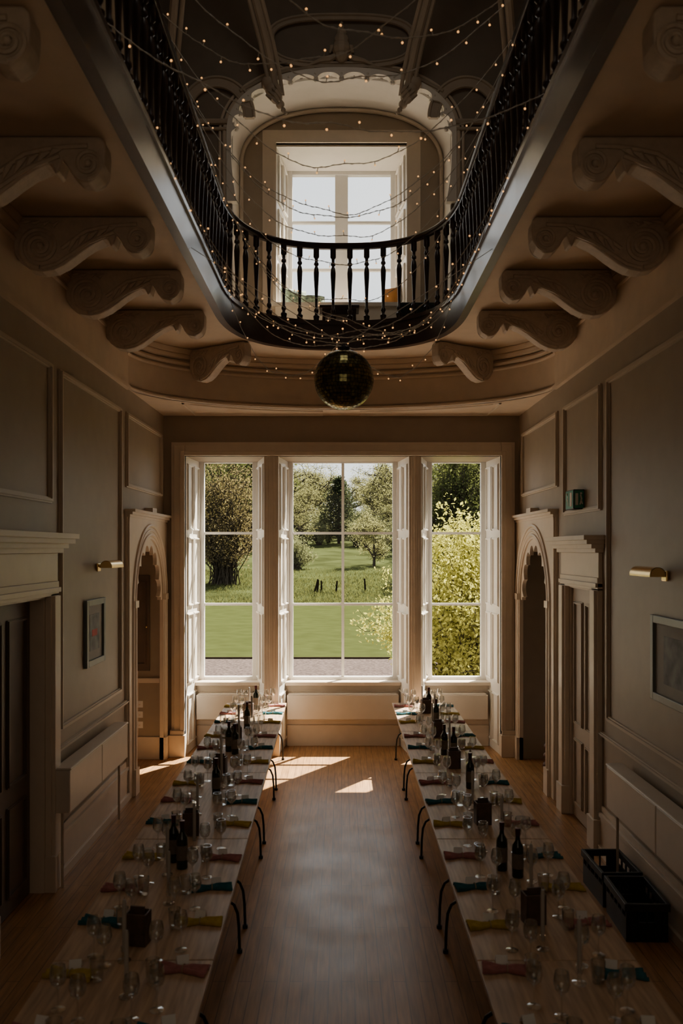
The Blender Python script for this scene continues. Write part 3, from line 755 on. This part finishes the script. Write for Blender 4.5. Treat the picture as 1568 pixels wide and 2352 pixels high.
g.build('box_body',M['box'],x0,bevel=.003);G().box(-.04,.04,-.01,.0,.02,.20).build('menu_card',M['box'],x0)
bf=cf=xf=False
for side in (-1,1):
    o_=0 if side<0 else .25
    for i,Y in enumerate((5.62,7.30,8.75,10.0,11.2)):
        Y+=o_*(.8 if i%2 else -.6);cx=tx(side,Y)
        p=(cx+.03,Y,TH+.001)
        if not bf: b0.location=p;bf=True
        else: dup(b0,p,random.random()*6)
        if i in (0,2):
            dup(b0,(cx-.05,Y+.12,TH+.001),1.)
    for i,Y in enumerate((4.55,6.28,7.95,9.3,10.7)):
        Y+=o_;p=(tx(side,Y)-.02,Y,TH+.001);rr=random.uniform(-.2,.2)
        if not xf: x0.location=p;x0.rotation_euler=(0,0,rr);xf=True
        else: dup(x0,p,rr)
    for i,Y in enumerate((4.0,4.35,5.05,5.5,6.0,6.75,7.5,8.2,8.95,9.8,10.4,11.05)):
        Y+=o_*.5;p=(tx(side,Y)+(-.045 if i%2 else .05),Y,TH+.001)
        if not cf: c0.location=p;cf=True
        else: dup(c0,p,0)
# ------------------------------------------------------------------ mirror ball
e=empty('mirror_ball',(.02,7.06,4.26));meta(e,'dark gold mirrored disco ball hanging in the gallery well','disco ball')
R=.248;g=G().ball((0,0,0),R-.006,24);g.build('ball_core',M['black'],e,smooth=True)
g=G();rows=26
for i in range(rows):
    a0=-pi/2+pi*i/rows+.008;a1=-pi/2+pi*(i+1)/rows-.008;am=(a0+a1)/2
    nn=max(4,int(2*rows*math.cos(am)))
    for k in range(nn):
        t0=2*pi*k/nn+.008/max(.15,math.cos(am));t1=2*pi*(k+1)/nn-.008/max(.15,math.cos(am));b=len(g.v)
        jr=R*(1+random.uniform(-.004,.004))
        for (a,t) in ((a0,t0),(a0,t1),(a1,t1),(a1,t0)): g.v.append((jr*math.cos(a)*math.cos(t),jr*math.cos(a)*math.sin(t),jr*math.sin(a)+0))
        g.f.append((b,b+1,b+2,b+3))
g.build('mirror_tiles',M['mirrorball'],e,norm=False)
G().lathe([(.05,.24),(.05,.27),(.02,.28),(.012,.30)],14).build('motor_cap',M['black'],e,smooth=True)
G().tube([(0,0,.29),(-.6,0,.67),(-1.27,0,1.10)],.003,5).build('hanging_wire',M['wire'],e)
G().tube([(0,0,.29),(.6,0,.67),(1.25,0,1.10)],.003,5).build('hanging_wire',M['wire'],e)
# ------------------------------------------------------------------ string lights
bulb0=None
def strand(L0,R0,Mm,pw=2.0,slack=0):
    global bulb0
    L0=Vector(L0);R0=Vector(R0);Mm=Vector(Mm);mid_=(L0+R0)/2;N=90;P=[]
    w1=random.uniform(0,6);w2=random.uniform(0,6)
    for i in range(N+1):
        t=i/N;q=L0.lerp(R0,t)+(Mm-mid_)*(1-abs(2*t-1)**pw)
        q+=Vector((0,.02*math.sin(t*23+w1),.014*math.sin(t*17+w2)+.007*math.sin(t*41+w1)))*math.sin(pi*t)
        P.append(q)
    o_=L0.copy()
    g=G().tube([p-o_ for p in P],.0028,5)
    Q=[p-o_+Vector((0,.006*math.cos(i*1.9),.006*math.sin(i*1.9))) for i,p in enumerate(P)]
    g.tube(Q,.0020,4)
    tot=0;nxt=random.uniform(.03,.12);pos=[]
    for i in range(1,len(P)):
        tot+=(P[i]-P[i-1]).length
        if tot>=nxt:
            d=Vector((random.uniform(-.3,.3),random.uniform(-.5,.5),random.choice((-1,-.8,.7,1))*1.)).normalized()
            p=P[i]-o_;g.tube([p,p+d*.032],.0032,5);pos.append(p+d*.036);nxt=tot+random.uniform(.16,.26)
    s=g.build('string_light',M['wire'],norm=False);s.location=o_
    meta(s,'fairy light strand draped across the gallery well','string light',group='fairy lights in the gallery well')
    for p in pos:
        if bulb0 is None: bulb0=G().ball((0,0,0),.0068,6).build('bulb',M['bulb'],s,smooth=True);b=bulb0
        else: b=bulb0.copy();COL.objects.link(b);b.parent=s
        b.location=p
def zz(y,Y): return H+(1262-y)*Y/1950
ZR=6.57;ZF=5.64
for (yl,zl,yr,zr,ty,ym,pw) in (
    (5.9,ZR,4.1,ZR,118,5.0,2),(3.7,ZR,5.4,ZR,60,4.6,2),(4.5,ZF,5.2,ZF,292,4.9,2.2),(5.0,ZR,5.5,ZR,185,5.3,2),
    (6.2,ZR,6.2,ZR,385,6.2,2),(6.9,ZR,6.6,ZR,500,6.7,2.2),(7.3,ZR,7.4,ZR,545,7.3,2.3),(7.9,ZR,7.5,ZR,605,7.7,2.5),
    (8.2,ZR,8.4,ZR,690,8.3,2.8),(8.8,ZR,8.4,ZF,745,8.6,3),(5.3,ZF,5.5,ZF,765,6.6,2.6),(6.0,ZF,6.3,ZF,785,7.2,3),
    (7.0,ZF,6.8,ZF,798,7.6,3),(7.8,ZF,8.0,ZF,770,8.3,3.4),(6.6,ZR,7.0,ZF,730,7.6,3.6),(9.0,ZF,9.1,ZF,775,9.6,3),
    (7.1,ZR,6.9,ZR,488,6.9,2)):
    strand((-1.24,yl,zl),(1.24,yr,zr),(random.uniform(-.05,.05),ym,zz(ty,ym)),pw)
for sg in (-1,1):
    strand((sg*1.2,8.6,ZF-.02),(sg*.02,7.2,4.60),(sg*.7,8.4,zz(850,8.4)),2)
# ------------------------------------------------------------------ outdoors
def gz(Y): return -.4 if Y<50 else (-.4+(Y-50)*.08 if Y<110 else 4.4+(Y-110)*.03)
def ground(name,ys,m,label,cat):
    g=G()
    X=60
    xs_=[-X+2*X*i/16 for i in range(17)]
    for y in ys:
        for x in xs_: g.v.append((x,y,gz(y)+(.12*math.sin(x*.3+y*.2) if y>52 else 0)))
    for i in range(len(ys)-1):
        for j in range(16): g.f.append((i*17+j,i*17+j+1,(i+1)*17+j+1,(i+1)*17+j))
    return meta(g.build(name,m,smooth=True,norm=False),label,cat,'stuff')
ground('gravel_path',[12.72,20,25.3],M['gravel'],'pinkish gravel terrace outside the windows','gravel')
ground('lawn',[25.3,35,50],M['lawn'],'smooth mown green lawn beyond the gravel','lawn')
ground('meadow',[50,55,60,70,80,90,100,110,130,160,220],M['meadow'],'rough grass meadow rising towards the trees','meadow')
meta(G().box(-60,60,25.2,25.35,-.42,-.36).build('lawn_edge',M['post']),'dark cut edge between lawn and gravel','lawn edge')
def cards(g,pts,size,el=1.0):
    for p in pts:
        a=Vector((random.gauss(0,1),random.gauss(0,1),random.gauss(0,1))).normalized();b=a.cross(Vector((random.gauss(0,1),random.gauss(0,1),random.gauss(0,1)))).normalized()
        s_=size*random.uniform(.6,1.3);a*=s_*el;b*=s_*.55;n=len(g.v);p=Vector(p)
        g.v+=[tuple(p-a),tuple(p-b),tuple(p+a),tuple(p+b)];g.f.append((n,n+1,n+2,n+3))
def tree(name,label,h,r,leafm,nleaf,ls,trunkh=.25,spread=.9,levels=4,clump=.5,dense=1.0):
    e=empty(name);meta(e,label,'tree');g=G();tips=[]
    def grow(p,d,L,rad,lv):
        n=3;P=[p];q=p
        for i in range(n):
            d=(d+Vector((random.gauss(0,.12),random.gauss(0,.12),random.gauss(0,.06)))).normalized();q=q+d*L/n;P.append(q)
        g.tube(P,[rad*(1-.15*i) for i in range(n+1)],5)
        if lv>=levels-2:tips.append(q);tips.append(P[2])
        if lv>=levels:return
        for i in range(4 if lv<2 else 3):
            an=random.uniform(0,2*pi);side=Vector((math.cos(an),math.sin(an),random.uniform(-.35,.5)))
            grow(P[random.choice((1,2,3,3))],(d*.55+side*spread).normalized(),L*random.uniform(.6,.85),rad*.58,lv+1)
    grow(Vector((0,0,0)),Vector((0,0,1)),h*trunkh,h*.02,0)
    mx=max(t.z for t in tips);mr=max(math.hypot(t.x,t.y) for t in tips)
    sx=r/mr*1.0;sz=h/mx*.96
    g.v=[(x*sx,y*sx,z*sz) for x,y,z in g.v];tips=[Vector((t.x*sx,t.y*sx,t.z*sz)) for t in tips]
    g.build('trunk',M['bark'],e,norm=False)
    f=G();pts=[]
    for i in range(nleaf):
        t=random.choice(tips);pts.append(t+Vector((random.gauss(0,clump),random.gauss(0,clump),random.gauss(0,clump*.8))))
    pts=[p for p in pts if p.z>.1]
    cards(f,pts,ls);f.build('foliage',leafm,e,norm=False)
    return e
def shrub(name,label,h,r,leafm,nleaf,ls,nst=60,seed=1,inner=.35,cat='shrub',jit=.055,sw=1.):
    e=empty(name);meta(e,label,cat);g=G();pts=[]
    stems=[]
    for i in range(nst):
        an=random.uniform(0,2*pi);el=random.uniform(.05,1)**.8*pi/2
        rr=random.uniform(.7,1.08);tip=Vector((r*math.cos(an)*math.cos(el)**.7*rr,r*math.sin(an)*math.cos(el)**.7*rr,h*.15+h*.85*math.sin(el)*rr))
        b=Vector((random.gauss(0,r*.1),random.gauss(0,r*.1),0));m_=b.lerp(tip,.5)+Vector((0,0,h*.12))
        P=[]
        for k in range(7):
            t=k/6;P.append(b*(1-t)**2+m_*2*t*(1-t)+tip*t*t+Vector((random.gauss(0,.03),random.gauss(0,.03),0))*r)
        g.tube(P,[.010*sw*h*(1-.8*k/6) for k in range(7)],5);stems.append(P)
        for q in range(5):
            k=random.choice((2,3,4,5,6));d=Vector((random.gauss(0,1),random.gauss(0,1),random.gauss(0,.8))).normalized()*r*.28
            Pp=[P[k],P[k]+d*.5,P[k]+d+Vector((0,0,.05*h))];g.tube(Pp,[.004*sw*h,.003*sw*h,.0015*sw*h],4);stems.append([Pp[0],Pp[1],Pp[2]]*1)
    g.build('branches',M['bark'],e,norm=False)
    f=G()
    for i in range(nleaf):
        P=random.choice(stems);t=random.uniform(inner,1)*(len(P)-1);k=min(len(P)-2,int(t));p=P[k].lerp(P[k+1],t-k)
        pts.append(p+Vector((random.gauss(0,1),random.gauss(0,1),random.gauss(0,1)))*r*jit)
    pts=[p for p in pts if p.z>.05]
    cards(f,pts,ls);f.build('foliage',leafm,e,norm=False)
    return e
def place(o,X,Y,first,rot=0,sc=None,label=None):
    q=o if first else dup(o,(0,0,0))
    q.location=(X,Y,gz(Y)-.03);q.rotation_euler=(0,0,rot)
    if sc:q.scale=(sc,sc,sc)
    if label:q['label']=label
    return q
yb=shrub('flowering_shrub','large yellow-green leafy shrub beside the gravel',3.65,1.9,M['lf_yel'],42000,.042,nst=130,sw=.5)
place(yb,2.55,17.8,True)
ol=shrub('garden_tree','dense olive-brown spring tree at the edge of the lawn',8.6,3.6,M['lf_olive'],13000,.08,nst=190,cat='tree',sw=.5);place(ol,-8.3,60,True)
pale=tree('pale_spring_tree','pale budding tree with open branches',11.5,5.0,M['lf_pale'],5200,.10,.2,.8,5,.42)
dk=shrub('dark_leafy_tree','tall dark green leafy tree',12.5,4.6,M['lf_dark'],16000,.15,nst=150,cat='tree',inner=.2,jit=.08,sw=.6)
hw_=tree('hawthorn_tree','low spreading hawthorn in the meadow',4.9,2.9,M['lf_pale'],5000,.07,.22,1.1,5,.25);place(hw_,2.75,72,True)
con=empty('conifer');meta(con,'dark broad conifer standing in the meadow','tree')
g=G().tube([(0,0,0),(0,0,8)],[.2,.03],6);pts=[]
for i in range(150):
    z=.6+7.0*(i/150);rr=2.9*(1-(i/150)**1.8)*random.uniform(.6,1.1)+.25;an=i*2.4
    tip=Vector((rr*math.cos(an),rr*math.sin(an),z+.2));g.tube([(0,0,z),tip],[.04,.01],4)
    for k in range(40):
        t=random.uniform(.25,1);pts.append(Vector((0,0,z)).lerp(tip,t)+Vector((random.gauss(0,.2),random.gauss(0,.2),random.gauss(0,.16))))
g.build('trunk',M['bark'],con,norm=False);f=G();cards(f,pts,.13);f.build('foliage',M['lf_con'],con,norm=False);place(con,-.3,98,True)
pf=True
for (X,Y,r,s) in ((-6.5,112,0,.95),(-3.6,116,1,.92),(3.8,114,2,.86),(6.6,110,3,1.0),(8.5,116,4,1.1),(-9,116,5,1.1),(0.8,128,.5,.80),(-13,112,2.5,1.1),(12,116,1.5,1.1),(-5,132,.2,1.),(5,134,4.2,1.0),(-17,120,1,1.2),(17,118,1,1.2),(10.5,95,.3,.7),(5.3,98,.9,.66),(-5.6,100,2,.68),(-1.9,136,3,.78),(-8,140,1,1.1),(8,142,1,1.1),(-4.6,88,4,.55),(6.9,84,4,.55)):
    place(pale,X,Y,pf,r,s);pf=False
df=True
for (X,Y,r,s) in ((-12.5,84,0,1.05),(-9.6,90,2,1.0),(8.4,62,1,.78),(10.8,66,3,.95),(12.8,84,4,1.1),(-15,95,5,1.2),(-22,100,1,1.3),(22,100,2,1.3),(15,70,2,1.),(-13,62,4,.9),(-14,75,.4,1.),(-8,150,3,.7),(8,150,4,.7),(-14,150,3,1.),(14,150,4,1.),(-3.5,140,2,.42),(1.5,142,1,.36),(4.5,142,3,.42)):
    place(dk,X,Y,df,r,s);df=False
ws=shrub('blossom_shrub','pale blossoming bush on the meadow',2.6,1.6,M['lf_white'],7000,.055,nst=60)
wf=True
for (X,Y,s) in ((-3.7,70,1),(-5.2,74,1.2),(1.6,95,1.1),(-2.6,96,1.0),(4.2,96,1.2),(-4.4,98,1.3),(5.8,90,1.2),(7.5,88,1.4),(-7,92,1.5),(0.,104,1.3),(2.5,106,1.5),(-2.,108,1.5),(-1.5,100,.8),(3.2,100,1.),(-9.5,96,1.6),(9.5,92,1.6),(-6.2,108,1.7),(6.4,106,1.7)):
    place(ws,X,Y,wf,X,s);wf=False
po=G().tube([(0,0,0),(.01,0,.5),(.0,.01,.95)],[.07,.065,.055],7).build('fence_post',M['post']);meta(po,'old leaning wooden fence post in the meadow','post',group='old fence posts')
pf=True
for (X,t,s) in ((-1.78,.25,1),(-1.61,.1,.9),(-1.32,-.02,.85),(-.37,.1,.85),(1.58,-.06,1.)):
    Y=56;q=po if pf else po.copy()
    if not pf:COL.objects.link(q)
    pf=False;q.location=(X,Y+random.uniform(-.5,.5),gz(Y)-.1);q.rotation_euler=(0,t,0);q.scale=(1,1,s)
g=G()
for i in range(26000):
    Y=50.2+random.random()**1.3*20;X=random.uniform(-14,14);z=gz(Y)-.03;h=random.uniform(.08,.28);a=random.uniform(0,pi);dx,dy=math.cos(a)*.03,math.sin(a)*.03
    lx,ly=random.gauss(0,.1),random.gauss(0,.1);n=len(g.v)
    g.v+=[(X-dx,Y-dy,z),(X+dx,Y+dy,z),(X+lx,Y+ly,z+h)];g.f.append((n,n+1,n+2))
meta(g.build('meadow_grass',M['blade'],norm=False),'long pale meadow grass along the lawn edge','grass','stuff')
# ------------------------------------------------------------------ light
w=bpy.data.worlds.new('World');S.world=w;w.use_nodes=True;nt=w.node_tree;N=nt.nodes;L=nt.links
bg=N['Background'];tc=N.new('ShaderNodeTexCoord');sx=N.new('ShaderNodeSeparateXYZ');rp=N.new('ShaderNodeValToRGB')
L.new(tc.outputs['Generated'],sx.inputs[0]);L.new(sx.outputs['Z'],rp.inputs['Fac'])
rp.color_ramp.elements[0].color=(.88,.90,.90,1);rp.color_ramp.elements[1].color=(.66,.74,.84,1);rp.color_ramp.elements[1].position=.8
no=N.new('ShaderNodeTexNoise');no.inputs['Scale'].default_value=3;no.inputs['Detail'].default_value=6
L.new(tc.outputs['Generated'],no.inputs['Vector'])
mx=N.new('ShaderNodeMix');mx.data_type='RGBA';cr_=N.new('ShaderNodeValToRGB');cr_.color_ramp.elements[0].position=.4;cr_.color_ramp.elements[1].position=.65
L.new(no.outputs['Fac'],cr_.inputs['Fac']);L.new(cr_.outputs['Color'],mx.inputs[0]);L.new(rp.outputs['Color'],mx.inputs[6]);mx.inputs[7].default_value=(.93,.93,.92,1)
L.new(mx.outputs[2],bg.inputs['Color']);bg.inputs['Strength'].default_value=2.0
sd=bpy.data.lights.new('sun','SUN');sd.energy=44;sd.color=(1,.92,.79);sd.angle=.01
so=bpy.data.objects.new('sun',sd);COL.objects.link(so);so.location=(8,20,20)
so.rotation_euler=Vector((-.44,-.66,-1)).to_track_quat('-Z','Y').to_euler()
def area(name,locn,rot,sx_,sy_,e,c):
    d=bpy.data.lights.new(name,'AREA');d.shape='RECTANGLE';d.size=sx_;d.size_y=sy_;d.energy=e;d.color=c
    o=bpy.data.objects.new(name,d);COL.objects.link(o);o.location=locn;o.rotation_euler=rot;return o
area('overhead_fill',(0,5.5,10.9),(0,0,0),2.2,4.,34,(1,.90,.76))  # added fill lamp under the closed ceiling; no lantern is modelled
area('near_wall_fill',(0,-1.4,3.9),(pi/2,0,0),3.5,3.5,19,(1,.82,.60))  # added warm fill lamp behind the camera; the end wall has no window
# ------------------------------------------------------------------ camera
cd=bpy.data.cameras.new('camera');co=bpy.data.objects.new('camera',cd);COL.objects.link(co)
co.location=(0,0,H);co.rotation_euler=(pi/2,0,0);cd.sensor_width=36;cd.lens=1950/2352*36;cd.shift_y=86/2352;cd.clip_end=500
cd.dof.use_dof=True;cd.dof.focus_distance=18;cd.dof.aperture_fstop=2.8
S.camera=co
S.view_settings.view_transform='AgX'
